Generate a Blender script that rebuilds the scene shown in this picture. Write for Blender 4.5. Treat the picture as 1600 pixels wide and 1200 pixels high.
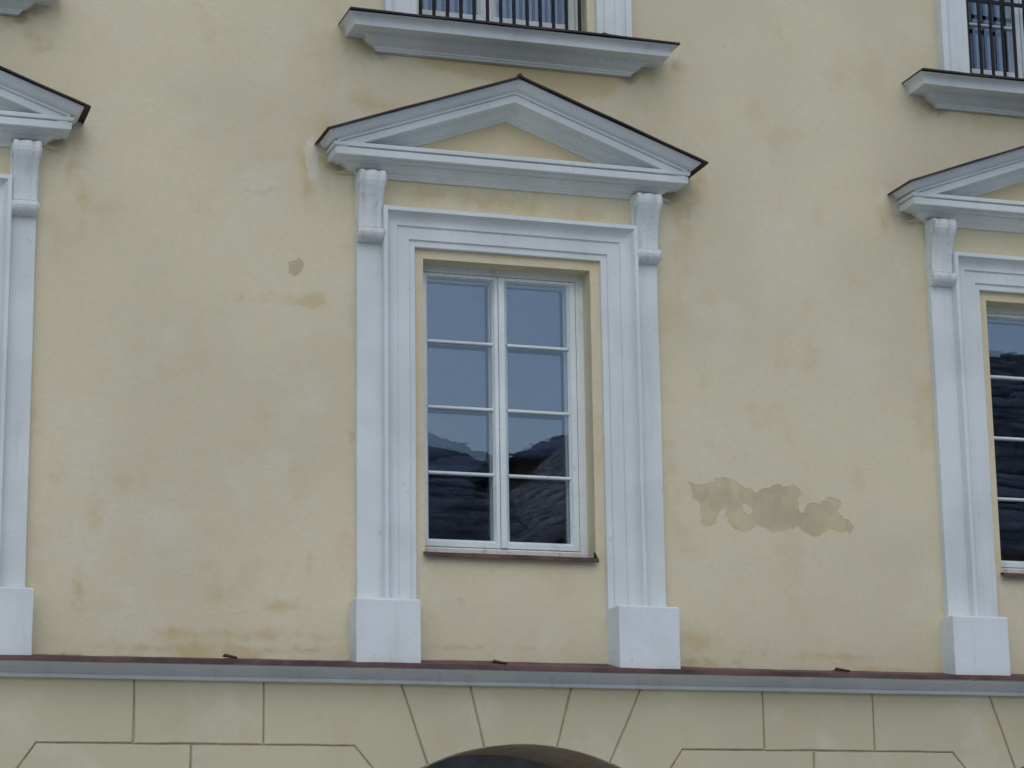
import bpy, math, random
from mathutils import Matrix, Vector, noise
from mathutils.geometry import delaunay_2d_cdt

scene = bpy.context.scene
for o in list(bpy.data.objects):
    bpy.data.objects.remove(o)
COL = scene.collection
R = math.radians
rnd = random.Random(7)

# ------------------------------------------------------------------ camera
YAW, PITCH, ROLL, FPX = 0.3205, 0.2221, -0.014, 3812.2
cam = bpy.data.cameras.new("camera")
cam.sensor_fit = 'HORIZONTAL'
cam.sensor_width = 36.0
cam.lens = 36.0 * FPX / 1600.0
cam.clip_start, cam.clip_end = 0.1, 3000.0
camo = bpy.data.objects.new("camera", cam)
COL.objects.link(camo)
_r = Vector((math.cos(YAW), -math.sin(YAW), 0))
_f0 = Vector((math.sin(YAW), math.cos(YAW), 0))
_u0 = Vector((0, 0, 1))
_f = _f0 * math.cos(PITCH) + _u0 * math.sin(PITCH)
_u = -_f0 * math.sin(PITCH) + _u0 * math.cos(PITCH)
_rr = _r * math.cos(ROLL) + _u * math.sin(ROLL)
_uu = -_r * math.sin(ROLL) + _u * math.cos(ROLL)
M = Matrix((_rr, _uu, -_f)).transposed().to_4x4()
M.translation = Vector((-4.9321, -14.9218, 1.6))
camo.matrix_world = M
scene.camera = camo

# ------------------------------------------------------------------ sky, sun, exposure
SUN_EL, SUN_AZ = R(44), R(188)          # azimuth measured from +Y clockwise: in front of the facade, to its left
world = bpy.data.worlds.new("World")
scene.world = world
world.use_nodes = True
wn = world.node_tree.nodes
wl = world.node_tree.links
bg = wn["Background"]
sky = wn.new("ShaderNodeTexSky")
sky.sky_type = 'NISHITA'
sky.sun_disc = False
sky.sun_elevation = SUN_EL
sky.sun_rotation = SUN_AZ
sky.air_density = 1.0
sky.dust_density = 1.5
sky.ozone_density = 2.0
wl.new(sky.outputs[0], bg.inputs[0])
bg.inputs[1].default_value = 0.15
sun = bpy.data.lights.new("sun", 'SUN')
sun.energy = 0.6
sun.angle = R(100)
sun.color = (1.0, 0.98, 0.95)
suno = bpy.data.objects.new("sun", sun)
COL.objects.link(suno)
sd = Vector((math.sin(SUN_AZ) * math.cos(SUN_EL), math.cos(SUN_AZ) * math.cos(SUN_EL), math.sin(SUN_EL)))
suno.rotation_euler = sd.to_track_quat('Z', 'Y').to_euler()
suno.location = (0, -10, 20)
vs = scene.view_settings
vs.view_transform = 'Standard'
vs.look = 'None'
vs.exposure = -0.25
vs.gamma = 1.0
vs.use_curve_mapping = False
cy = scene.cycles
cy.max_bounces = 6
cy.diffuse_bounces = 3
cy.glossy_bounces = 4
cy.transmission_bounces = 4
cy.transparent_max_bounces = 10
cy.caustics_reflective = False
cy.caustics_refractive = False

# ------------------------------------------------------------------ data measured on the facade
P = 4.174                      # distance between window bays
BAYS = (-1, 0, 1)
STAINS=[(0.42,7.29,0.258,0.102,1.7,"o"),(-0.13,7.33,0.275,0.056,1.5,"o"),(0.14,7.34,0.278,0.046,1.4,"o"),(0.66,7.32,0.118,0.084,0.7,"o"),(-0.45,7.34,0.181,0.036,0.8,"o"),(-1.25,6.83,0.148,0.097,0.5,"o"),(-0.85,7,0.267,0.063,0.45,"o"),(-1.09,7.05,0.175,0.089,0.25,"o"),(-1.37,6.42,0.051,0.22,0.5,"o"),(-1.42,6.66,0.061,0.177,0.35,"o"),(-1.34,6.58,0.03,0.124,2.2,"p"),(-1.35,6.63,0.022,0.062,1.5,"p"),(1.31,7.47,0.116,0.104,0.45,"o"),(1.24,7.5,0.077,0.057,0.7,"d"),(1.39,6.66,0.048,0.121,0.6,"o"),(1.33,6.45,0.067,0.231,0.4,"d"),(1.43,6.59,0.048,0.139,0.4,"o"),(-1.09,7.46,0.044,0.127,0.7,"o"),(-1,7.43,0.08,0.045,0.8,"d"),(-1.2,7.58,0.079,0.113,0.3,"o"),(0.99,7.4,0.191,0.037,0.4,"o"),(-1.58,5.62,0.297,0.051,0.4,"o"),(-1.3,5.63,0.069,0.077,0.5,"o"),(-1.81,5.61,0.058,0.043,0.3,"o"),(-2.52,4.39,0.104,0.089,0.55,"o"),(-2.7,4.18,0.087,0.16,0.5,"o"),(-2.8,3.7,0.035,0.19,0.7,"o"),(-2.6,3.61,0.157,0.098,0.4,"o"),(-2,4.09,0.065,0.073,0.45,"o"),(-2.01,3.87,0.129,0.064,0.45,"o"),(-1.95,3.69,0.113,0.097,0.55,"o"),(-1.52,3.64,0.173,0.057,0.6,"o"),(-2.21,3.44,0.136,0.044,0.7,"o"),(-1.85,3.45,0.186,0.044,0.65,"o"),(-1.56,3.46,0.156,0.044,0.6,"o"),(-1.27,3.44,0.124,0.037,0.45,"o"),(-1.36,4.28,0.038,0.207,0.4,"o"),(-1.34,3.91,0.037,0.102,0.5,"o"),(-1.05,4.71,0.021,0.105,0.8,"o"),(-1.07,3.57,0.017,0.187,0.9,"o"),(-3.06,4.73,0.07,0.121,0.35,"o"),(-2.92,4.37,0.11,0.056,0.35,"o"),(-3.07,3.93,0.038,0.174,0.45,"o"),(-2.96,4.39,0.078,0.04,0.3,"o"),(-2.72,4.44,0.047,0.081,0.3,"o"),(1.44,5.82,0.085,0.082,0.45,"o"),(1.39,5.23,0.033,0.296,0.5,"o"),(1.47,4.81,0.131,0.04,0.4,"o"),(1.14,4.69,0.056,0.175,0.5,"o"),(1.22,4.08,0.083,0.061,0.4,"o"),(1.11,5.17,0.038,0.089,0.35,"o"),(1.31,3.49,0.165,0.085,0.65,"o"),(1.7,3.42,0.28,0.017,0.7,"o"),(2.26,3.4,0.286,0.015,0.7,"o"),(2.74,3.41,0.242,0.013,0.4,"o"),(3.01,5.14,0.045,0.193,0.45,"o"),(3.07,5.33,0.04,0.139,0.3,"o"),(3.37,7.38,0.156,0.068,0.5,"o"),(3.24,7.42,0.114,0.069,0.5,"d"),(3.16,7.42,0.082,0.039,0.4,"d"),(2.81,6.49,0.04,0.105,0.55,"o"),(2.81,6.65,0.025,0.057,0.8,"p"),(2.92,6.76,0.122,0.067,0.45,"o"),(3.3,7.96,0.031,0.299,0.35,"o"),(3.02,7.59,0.072,0.079,0.3,"o"),(3.67,7.26,0.211,0.069,0.35,"o"),(2.89,6.57,0.102,0.114,0.35,"d"),(-3.03,7.42,0.041,0.13,0.5,"o"),(-3.09,7.19,0.073,0.052,0.45,"o"),(-2.81,7.2,0.09,0.039,0.35,"o"),(-2.64,7.08,0.099,0.044,0.3,"o"),(-2.74,6.16,0.162,0.093,0.4,"o"),(-2.93,6.35,0.036,0.093,0.5,"o"),(-3.2,7.4,0.121,0.043,0.6,"d"),(-2.83,6.02,0.032,0.253,0.3,"o"),(-3.03,6.43,0.08,0.093,0.35,"d"),(-0.35,3.69,0.035,0.066,0.45,"d"),(-0.34,3.56,0.035,0.02,0.35,"d"),(-0.52,3.92,0.129,0.05,0.3,"d"),(-0,3.41,0.438,0.017,0.5,"o"),(0.67,3.79,0.045,0.17,0.35,"d"),(-0.43,3.4,0.171,0.025,0.4,"o"),(-2.29,3.35,0.48,0.015,0.6,"o"),(-1.48,3.36,0.329,0.016,0.6,"o"),(1.79,3.33,0.565,0.017,0.55,"o"),(2.74,3.32,0.34,0.017,0.4,"o"),(-2.72,3.42,0.031,0.012,0.9,"d"),(-2.42,3.42,0.024,0.01,0.8,"d"),(1.24,3.36,0.064,0.026,0.5,"d"),(1.42,3.34,0.23,0.017,0.6,"d"),(2.14,6.05,0.147,0.102,0.5,"p"),(1.79,5.7,0.163,0.091,0.45,"p"),(2.41,5.42,0.197,0.045,0.4,"p"),(2.08,5.72,0.098,0.064,0.4,"p"),(2.69,4.31,0.176,0.08,0.45,"p"),(2.99,4.41,0.069,0.045,0.5,"p"),(1.84,4.61,0.142,0.044,0.35,"p"),(1.23,6.03,0.028,0.735,0.3,"d"),(1.4,5.99,0.024,0.597,0.25,"d"),(-2.53,5.46,0.081,0.033,0.4,"p"),(-2.48,5.34,0.081,0.042,0.3,"p"),(-1.58,5.27,0.067,0.042,0.35,"p"),(-1.83,5.93,0.021,0.034,0.3,"d"),(-1.82,5.83,0.016,0.021,0.3,"d"),(-0.68,6.33,0.266,0.035,0,"o"),(-0.14,6.39,0.271,0.045,0.3,"o"),(0.49,6.36,0.278,0.055,0.35,"o"),(-0.5,6.41,0.223,0.036,0.3,"o"),(2,5.44,0.145,0.136,0.2,"d"),(1.91,5.12,0.086,0.036,0.3,"o"),(-1.82,4.71,0.499,0.249,0.15,"d"),(-2.34,6.28,0.5,0.344,0.15,"o"),(-1.98,7.22,0.255,0.133,0.15,"d"),(2.19,7.13,0.4,0.576,0.12,"d"),(-1.33,7.33,0.131,0.081,0.25,"o"),(-1.27,7.12,0.109,0.054,0.3,"o"),(-1.8,3.06,0.064,0.086,0.5,"o"),(-1.4,2.84,0.09,0.048,0.4,"o"),(-0.69,3.03,0.127,0.08,0.2,"o"),(0.45,2.85,0.132,0.049,0.35,"o"),(0.16,2.82,0.061,0.025,0.45,"o"),(1.36,2.81,0.137,0.042,0.3,"o"),(-2.87,3.1,0.232,0.023,0.35,"o"),(1.32,3.15,0.229,0.021,0.3,"o"),(0.56,2.97,0.222,0.062,0.2,"d"),(-2,3.1,0.08,0.02,0.4,"d")]
PATCH_A= [(1.254, 4.552), (1.348, 4.533), (1.443, 4.553), (1.444, 4.576), (1.542, 4.584), (1.622, 4.549), (1.713, 4.53), (1.762, 4.489), (1.794, 4.524), (1.877, 4.553), (1.919, 4.562), (1.953, 4.541), (2.042, 4.56), (2.087, 4.499), (2.059, 4.469), (2.056, 4.392), (2.1, 4.371), (2.119, 4.424), (2.223, 4.438), (2.298, 4.489), (2.39, 4.444), (2.356, 4.395), (2.427, 4.34), (2.466, 4.284), (2.443, 4.239), (2.339, 4.251), (2.224, 4.237), (2.171, 4.206), (2.11, 4.232), (2.047, 4.281), (1.988, 4.256), (1.905, 4.234), (1.834, 4.241), (1.733, 4.275), (1.701, 4.236), (1.66, 4.225), (1.541, 4.286), (1.524, 4.38), (1.472, 4.34), (1.45, 4.273), (1.419, 4.257), (1.335, 4.278), (1.324, 4.419), (1.281, 4.446)]
HOLE_A= [(1.647, 4.414), (1.704, 4.406), (1.716, 4.36), (1.681, 4.345), (1.652, 4.372)]
PATCH_B= [(-1.495, 5.868), (-1.427, 5.907), (-1.386, 5.858), (-1.404, 5.817), (-1.456, 5.779), (-1.499, 5.799)]


# ------------------------------------------------------------------ materials
def nodes_of(name):
    m = bpy.data.materials.new(name)
    m.use_nodes = True
    nt = m.node_tree
    return m, nt, nt.nodes, nt.links, nt.nodes["Principled BSDF"]

class NG:
    def __init__(s, nt):
        s.nt = nt
        s.n = nt.nodes
        s.l = nt.links
    def pos(s):
        return s.n.new("ShaderNodeNewGeometry").outputs["Position"]
    def mapping(s, vec, scale=(1, 1, 1), loc=(0, 0, 0)):
        m = s.n.new("ShaderNodeMapping")
        s.l.new(vec, m.inputs[0])
        m.inputs["Scale"].default_value = scale
        m.inputs["Location"].default_value = loc
        return m.outputs[0]
    def noise(s, vec, scale, detail=4, rough=0.55, dist=0.0):
        t = s.n.new("ShaderNodeTexNoise")
        s.l.new(vec, t.inputs["Vector"])
        t.inputs["Scale"].default_value = scale
        t.inputs["Detail"].default_value = detail
        t.inputs["Roughness"].default_value = rough
        t.inputs["Distortion"].default_value = dist
        return t.outputs[0]
    def math(s, op, a, b=None, c=None, clamp=False):
        t = s.n.new("ShaderNodeMath")
        t.operation = op
        t.use_clamp = clamp
        for i, v in enumerate((a, b, c)):
            if v is None:
                continue
            if isinstance(v, (int, float)):
                t.inputs[i].default_value = v
            else:
                s.l.new(v, t.inputs[i])
        return t.outputs[0]
    def rng(s, v, a, b, c=0.0, d=1.0, smooth=True):
        t = s.n.new("ShaderNodeMapRange")
        if smooth:
            t.interpolation_type = 'SMOOTHSTEP'
        s.l.new(v, t.inputs["Value"])
        for k, x in zip(("From Min", "From Max", "To Min", "To Max"), (a, b, c, d)):
            t.inputs[k].default_value = x
        return t.outputs[0]
    def mix(s, fac, a, b, mode='MIX'):
        t = s.n.new("ShaderNodeMix")
        t.data_type = 'RGBA'
        t.blend_type = mode
        if isinstance(fac, (int, float)):
            t.inputs[0].default_value = fac
        else:
            s.l.new(fac, t.inputs[0])
        for i, v in ((6, a), (7, b)):
            if isinstance(v, tuple):
                t.inputs[i].default_value = (*v, 1)
            else:
                s.l.new(v, t.inputs[i])
        return t.outputs[2]
    def attr(s, name):
        t = s.n.new("ShaderNodeAttribute")
        t.attribute_name = name
        return t.outputs["Fac"]
    def bump(s, h, strength, dist, normal=None):
        t = s.n.new("ShaderNodeBump")
        t.inputs["Strength"].default_value = strength
        t.inputs["Distance"].default_value = dist
        s.l.new(h, t.inputs["Height"])
        if normal is not None:
            s.l.new(normal, t.inputs["Normal"])
        return t.outputs[0]

WALL = (0.748, 0.676, 0.468)
OCHRE = (0.60, 0.45, 0.19)
DIRT = (0.33, 0.27, 0.18)
PALE = (0.785, 0.745, 0.62)
WHITE = (0.755, 0.80, 0.785)

def mat_wall(name, base, stains=True):
    m, nt, n, l, b = nodes_of(name)
    g = NG(nt)
    p = g.pos()
    big = g.noise(p, 0.55, 2, 0.5)
    med = g.noise(g.mapping(p, (1, 1, 1.0), (3, 1, 7)), 2.3, 3, 0.6)
    fine = g.noise(p, 26, 2, 0.6)
    speck = g.noise(p, 190, 0, 0.5)
    wash = g.noise(g.mapping(p, (1, 1, 0.8), (9, 0, 2)), 2.4, 3, 0.6)
    c = g.mix(g.rng(big, 0.38, 0.62), tuple(v * 0.95 for v in base), tuple(v * 1.04 for v in base))
    c = g.mix(g.math('MULTIPLY', g.rng(med, 0.5, 0.72), 0.35), c, PALE)
    c = g.mix(g.math('MULTIPLY', g.rng(wash, 0.54, 0.70), 0.20), c, OCHRE)
    c = g.mix(g.math('MULTIPLY', g.rng(fine, 0.35, 0.65), 0.10), c, (0.56, 0.47, 0.30))
    if stains:
        wob = g.math('MULTIPLY_ADD', g.noise(p, 9, 3, 0.65), 1.7, -0.1)
        wob2 = g.math('MULTIPLY_ADD', g.noise(p, 3.1, 1, 0.6), 1.2, 0.25)
        so = g.math('MULTIPLY', g.math('MULTIPLY', g.attr("ochre"), wob), wob2)
        c = g.mix(g.rng(so, 0.10, 0.48, 0, 0.50), c, OCHRE)
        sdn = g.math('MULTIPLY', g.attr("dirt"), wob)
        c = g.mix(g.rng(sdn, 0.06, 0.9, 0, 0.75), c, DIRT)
        sp = g.math('MULTIPLY', g.attr("pale"), g.math('MULTIPLY_ADD', fine, 2.2, -0.2))
        c = g.mix(g.rng(sp, 0.12, 0.9, 0, 0.75), c, PALE)
    warp = n.new("ShaderNodeVectorMath")
    warp.operation = 'MULTIPLY_ADD'
    wn3 = n.new("ShaderNodeTexNoise")
    l.new(p, wn3.inputs["Vector"])
    wn3.inputs["Scale"].default_value = 4.0
    wn3.inputs["Detail"].default_value = 3.0
    l.new(wn3.outputs["Color"], warp.inputs[0])
    warp.inputs[1].default_value = (0.35, 0.0, 0.35)
    l.new(p, warp.inputs[2])
    vor = n.new("ShaderNodeTexVoronoi")
    vor.feature = 'DISTANCE_TO_EDGE'
    vor.inputs["Scale"].default_value = 0.85
    l.new(g.mapping(warp.outputs[0], (0.7, 0.0, 1.5), (0.3, 0, 0.7)), vor.inputs["Vector"])
    crack = g.math('MULTIPLY', g.rng(vor.outputs["Distance"], 0.001, 0.0045, 1.0, 0.0), g.rng(med, 0.56, 0.66))
    c = g.mix(g.math('MULTIPLY', crack, 0.16), c, (0.36, 0.30, 0.21))
    l.new(c, b.inputs["Base Color"])
    b.inputs["Roughness"].default_value = 0.92
    b.inputs["Specular IOR Level"].default_value = 0.15
    brush = g.noise(g.mapping(p, (7, 1, 60)), 1.0, 1, 0.6)
    h = g.math('ADD', g.math('MULTIPLY', fine, 0.7), g.math('ADD', g.math('MULTIPLY', brush, 0.15), g.math('MULTIPLY', speck, 0.15)))
    h = g.math('ADD', h, g.math('MULTIPLY', med, 1.6))
    l.new(g.bump(h, 0.6, 0.006), b.inputs["Normal"])
    return m

def mat_white(name, base, grime=0.35, rough=0.75):
    m, nt, n, l, b = nodes_of(name)
    g = NG(nt)
    p = g.pos()
    big = g.noise(p, 1.7, 2, 0.6)
    streak = g.noise(g.mapping(p, (14, 14, 1.1)), 1.0, 3, 0.65)
    fine = g.noise(p, 34, 2, 0.65)
    spots = g.noise(p, 58, 1, 0.7)
    c = g.mix(g.rng(big, 0.35, 0.65), tuple(v * 0.94 for v in base), tuple(min(1, v * 1.05) for v in base))
    c = g.mix(g.math('MULTIPLY', g.rng(streak, 0.52, 0.78), grime), c, (0.34, 0.31, 0.28))
    c = g.mix(g.math('MULTIPLY', g.rng(fine, 0.56, 0.74), grime * 0.5), c, (0.42, 0.37, 0.31))
    c = g.mix(g.math('MULTIPLY', g.rng(spots, 0.70, 0.76), 0.6 * grime), c, (0.20, 0.16, 0.13))
    chips = g.noise(g.mapping(p, (1, 1, 1), (4, 7, 1)), 13, 3, 0.7)
    c = g.mix(g.rng(chips, 0.675, 0.70, 0, 0.40), c, (0.56, 0.49, 0.38))
    l.new(c, b.inputs["Base Color"])
    b.inputs["Roughness"].default_value = rough
    b.inputs["Specular IOR Level"].default_value = 0.25
    brush = g.noise(g.mapping(p, (10, 10, 45)), 1.0, 1, 0.6)
    h = g.math('ADD', g.math('MULTIPLY', fine, 0.8), g.math('ADD', g.math('MULTIPLY', brush, 0.5), g.math('MULTIPLY', big, 2.0)))
    l.new(g.bump(h, 0.5, 0.005), b.inputs["Normal"])
    return m

def mat_metal(name, base, rust, rough=0.6):
    m, nt, n, l, b = nodes_of(name)
    g = NG(nt)
    p = g.pos()
    a = g.noise(p, 3.0, 5, 0.65)
    f = g.noise(p, 40, 4, 0.65)
    c = g.mix(g.rng(a, 0.4, 0.66), base, rust)
    c = g.mix(g.math('MULTIPLY', g.rng(f, 0.5, 0.75), 0.5), c, tuple(v * 0.45 for v in base))
    l.new(c, b.inputs["Base Color"])
    b.inputs["Roughness"].default_value = rough
    b.inputs["Specular IOR Level"].default_value = 0.3
    l.new(g.bump(f, 0.3, 0.003), b.inputs["Normal"])
    return m

def mat_plain(name, base, rough=0.8, var=0.25, scale=12, spec=0.2):
    m, nt, n, l, b = nodes_of(name)
    g = NG(nt)
    p = g.pos()
    a = g.noise(p, scale, 5, 0.65)
    c = g.mix(g.rng(a, 0.3, 0.7), tuple(v * (1 - var) for v in base), tuple(min(1, v * (1 + var)) for v in base))
    l.new(c, b.inputs["Base Color"])
    b.inputs["Roughness"].default_value = rough
    b.inputs["Specular IOR Level"].default_value = spec
    l.new(g.bump(a, 0.3, 0.01), b.inputs["Normal"])
    return m

def mat_tiles(name, base, course=0.33, var=0.5):
    m, nt, n, l, b = nodes_of(name)
    g = NG(nt)
    p = g.pos()
    sx = n.new("ShaderNodeSeparateXYZ")
    l.new(p, sx.inputs[0])
    rowz = g.math('MULTIPLY', sx.outputs[2], 1 / course)
    row = g.math('FRACT', rowz)
    xs = g.math('FRACT', g.math('MULTIPLY', g.math('ADD', sx.outputs[0], sx.outputs[1]), 1 / 0.24))
    a = g.noise(g.mapping(p, (0.9, 0.9, 3.2)), 1.0, 4, 0.7)
    c = g.mix(g.rng(a, 0.35, 0.65), tuple(v * (1 - var) for v in base), tuple(v * (1 + var) for v in base))
    c = g.mix(g.rng(row, 0.05, 0.75, 0.97, 0.0), c, tuple(v * 0.10 for v in base))
    l.new(c, b.inputs["Base Color"])
    b.inputs["Roughness"].default_value = 0.8
    l.new(g.bump(g.math('ADD', row, g.math('MULTIPLY', xs, 0.5)), 0.6, 0.04), b.inputs["Normal"])
    return m

def mat_glass(name, wav, dist, tint=(0.66, 0.81, 1.0)):
    m = bpy.data.materials.new(name)
    m.use_nodes = True
    nt = m.node_tree
    n, l = nt.nodes, nt.links
    n.remove(n["Principled BSDF"])
    g = NG(nt)
    p = g.pos()
    oi = n.new("ShaderNodeObjectInfo")
    off = n.new("ShaderNodeVectorMath")
    off.operation = 'MULTIPLY_ADD'
    cx = n.new("ShaderNodeCombineXYZ")
    for i in range(3):
        l.new(oi.outputs["Random"], cx.inputs[i])
    l.new(cx.outputs[0], off.inputs[0])
    off.inputs[1].default_value = (31, 17, 23)
    l.new(p, off.inputs[2])
    h1 = g.noise(g.mapping(off.outputs[0], (1.0, 1, 1.8)), 1.6, 1, 0.4, 0.3)
    h2 = g.noise(g.mapping(off.outputs[0], (1.0, 1, 1.3)), 13.0, 1, 0.4, 0.4)
    h = g.math('ADD', h1, g.math('MULTIPLY', h2, 0.05))
    nm = g.bump(h, wav, dist)
    fr = n.new("ShaderNodeFresnel")
    fr.inputs["IOR"].default_value = 1.5
    geo = n.new("ShaderNodeNewGeometry")
    front = g.math('SUBTRACT', 1.0, geo.outputs["Backfacing"])
    fac = g.math('MULTIPLY', g.math('MULTIPLY', fr.outputs[0], 2.7), front, clamp=True)
    gl = n.new("ShaderNodeBsdfGlossy")
    gl.inputs["Roughness"].default_value = 0.0
    gl.inputs["Color"].default_value = (*tint, 1)
    l.new(nm, gl.inputs["Normal"])
    tr = n.new("ShaderNodeBsdfTransparent")
    tr.inputs["Color"].default_value = (0.95, 0.97, 0.97, 1)
    mx = n.new("ShaderNodeMixShader")
    l.new(fac, mx.inputs[0])
    l.new(tr.outputs[0], mx.inputs[1])
    l.new(gl.outputs[0], mx.inputs[2])
    l.new(mx.outputs[0], n["Material Output"].inputs[0])
    return m

MAT = dict(
    wall=mat_wall("cream_plaster", WALL),
    deep_cream=mat_wall("deep_cream_plaster", (0.70, 0.60, 0.385), False),  # yellower, slightly darker cream, used on the tympanum
    block=mat_wall("cream_block_plaster", (0.65, 0.60, 0.405)),
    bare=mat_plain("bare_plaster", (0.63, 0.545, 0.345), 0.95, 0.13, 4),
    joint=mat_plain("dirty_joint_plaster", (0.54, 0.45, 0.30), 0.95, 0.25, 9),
    white=mat_white("white_lime_paint", WHITE, 0.15),
    white_worn=mat_white("worn_white_paint", (0.71, 0.75, 0.73), 0.55),
    string=mat_white("grey_white_paint", (0.70, 0.735, 0.735), 0.25),
    wood=mat_white("white_window_paint", (0.79, 0.87, 0.86), 0.35, 0.5),
    wood_old=mat_white("yellowed_window_paint", (0.70, 0.67, 0.55), 0.8, 0.6),
    red=mat_metal("red_brown_sheet_metal", (0.165, 0.090, 0.085), (0.075, 0.045, 0.042)),
    dark=mat_metal("dark_brown_sheet_metal", (0.035, 0.030, 0.036), (0.065, 0.035, 0.028)),
    rust=mat_metal("rusty_metal", (0.05, 0.03, 0.022), (0.09, 0.045, 0.02)),
    iron=mat_metal("black_iron", (0.012, 0.012, 0.017), (0.02, 0.016, 0.016), 0.6),
    glass=mat_glass("old_window_glass", 0.35, 0.0032),
    glass_in=mat_glass("inner_window_glass", 0.35, 0.0015),
    room=mat_plain("dim_room_paint", (0.16, 0.15, 0.15), 0.9, 0.15, 2),
    door=mat_plain("blue_grey_door_paint", (0.21, 0.24, 0.26), 0.6, 0.2, 6),
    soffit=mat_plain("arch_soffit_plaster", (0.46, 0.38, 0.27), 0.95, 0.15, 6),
    roof_dark=mat_tiles("dark_roof_tiles", (0.56, 0.46, 0.42), 0.30, 0.5),
    roof_brown=mat_tiles("brown_roof_tiles", (0.12, 0.075, 0.06)),
    roof_grey=mat_tiles("grey_sheet_roof", (0.62, 0.61, 0.68), 0.9, 0.15),
    house_a=mat_plain("grey_render", (0.45, 0.42, 0.36), 0.9, 0.1, 2),
    house_c=mat_plain("slate_grey_cladding", (0.27, 0.26, 0.31), 0.8, 0.2, 1.5),
    house_b=mat_plain("ochre_render", (0.50, 0.38, 0.22), 0.9, 0.1, 2),
    pave=mat_plain("grey_paving", (0.50, 0.49, 0.47), 0.9, 0.25, 3),
    street=mat_plain("cobbled_street", (0.48, 0.47, 0.45), 0.9, 0.3, 5),
    earth=mat_plain("plain_ground", (0.24, 0.24, 0.20), 0.95, 0.2, 0.3),
)

# ------------------------------------------------------------------ mesh helpers
def link(o, parent=None, label=None):
    COL.objects.link(o)
    if parent is not None:
        o.parent = parent
    if label:
        o["label"] = label
    return o

def mk(name, verts, faces, mat, parent=None, wob=0.0, wscale=2.5, smooth=False, label=None, loc=None):
    me = bpy.data.meshes.new(name)
    if wob:
        vv = []
        for v in verts:
            q = Vector(v)
            d = noise.noise_vector(q * wscale + Vector((5.3, 1.1, 9.7)))
            d2 = noise.noise_vector(q * wscale * 5 + Vector((2.3, 7.1, 3.7)))
            d3 = noise.noise_vector(q * 38.0)
            vv.append(q + d * wob + d2 * wob * 0.4 + d3 * wob * 0.22)
        verts = vv
    me.from_pydata([tuple(v) for v in verts], [], faces)
    me.update()
    me.materials.append(MAT[mat])
    if smooth:
        me.polygons.foreach_set("use_smooth", [True] * len(me.polygons))
    o = bpy.data.objects.new(name, me)
    if loc:
        o.location = loc
    return link(o, parent, label)

def recalc(o):
    import bmesh
    bm = bmesh.new()
    bm.from_mesh(o.data)
    bmesh.ops.recalc_face_normals(bm, faces=bm.faces)
    bm.to_mesh(o.data)
    bm.free()
    return o

def sweep(paths, closed_profile=False, caps=False):
    """paths: for each profile point a list of 3D points (all the same length)."""
    n, k = len(paths), len(paths[0])
    verts = [q for pth in paths for q in pth]
    faces = []
    for i in range(n if closed_profile else n - 1):
        a, b = i, (i + 1) % n
        for j in range(k - 1):
            faces.append((a * k + j, a * k + j + 1, b * k + j + 1, b * k + j))
    if caps:
        faces.append(tuple(i * k for i in range(n)))
        faces.append(tuple(i * k + k - 1 for i in reversed(range(n))))
    return verts, faces

def subdiv(pts, step):
    out = [Vector(pts[0])]
    for a, b in zip(pts, pts[1:]):
        a, b = Vector(a), Vector(b)
        m = max(1, int((b - a).length / step))
        for i in range(1, m + 1):
            out.append(a.lerp(b, i / m))
    return out

def subdiv_all(paths, step):
    """subdivide every path with the same counts (taken from the last one)."""
    ref = paths[-1]
    cnt = [max(1, int(round((Vector(b) - Vector(a)).length / step))) for a, b in zip(ref, ref[1:])]
    res = []
    for pth in paths:
        out = [Vector(pth[0])]
        for (a, b), m in zip(zip(pth, pth[1:]), cnt):
            a, b = Vector(a), Vector(b)
            for i in range(1, m + 1):
                out.append(a.lerp(b, i / m))
        res.append(out)
    return res

def box_data(x0, x1, y0, y1, z0, z1, bev=0.0):
    """bevelled box (chamfered edges) as verts, faces."""
    import bmesh
    bm = bmesh.new()
    bmesh.ops.create_cube(bm, size=1)
    for v in bm.verts:
        v.co = Vector(((x0 + x1) / 2 + v.co.x * (x1 - x0), (y0 + y1) / 2 + v.co.y * (y1 - y0), (z0 + z1) / 2 + v.co.z * (z1 - z0)))
    if bev:
        bmesh.ops.bevel(bm, geom=list(bm.edges), offset=bev, segments=2, affect='EDGES', profile=0.6)
    bm.verts.ensure_lookup_table()
    vs_ = [v.co.copy() for v in bm.verts]
    fs_ = [tuple(v.index for v in f.verts) for f in bm.faces]
    bm.free()
    return vs_, fs_

def join(*parts):
    V, F = [], []
    for v, f in parts:
        o = len(V)
        V += list(v)
        F += [tuple(i + o for i in q) for q in f]
    return V, F

def frame4(x0, x1, z0, z1, prof, wl_, wr_, wb_, wt_):
    """mitred rectangular frame round the inner rectangle; prof = [(o 0..1, y)]."""
    paths = []
    for o, y in prof:
        a, b, c, d = x0 - o * wl_, x1 + o * wr_, z0 - o * wb_, z1 + o * wt_
        paths.append([(a, y, c), (b, y, c), (b, y, d), (a, y, d), (a, y, c)])
    return sweep(paths)

def copy_tree(o, parent, dx):
    c = o.copy()
    COL.objects.link(c)
    c.parent = parent
    c.location.x += dx
    for ch in list(o.children):
        copy_tree(ch, c, 0)
    return c

def fbm(x, z, s, seed=0.0):
    return noise.fractal(Vector((x * s + seed, z * s - seed, seed * 1.7)), 0.9, 2.1, 4)

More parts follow.
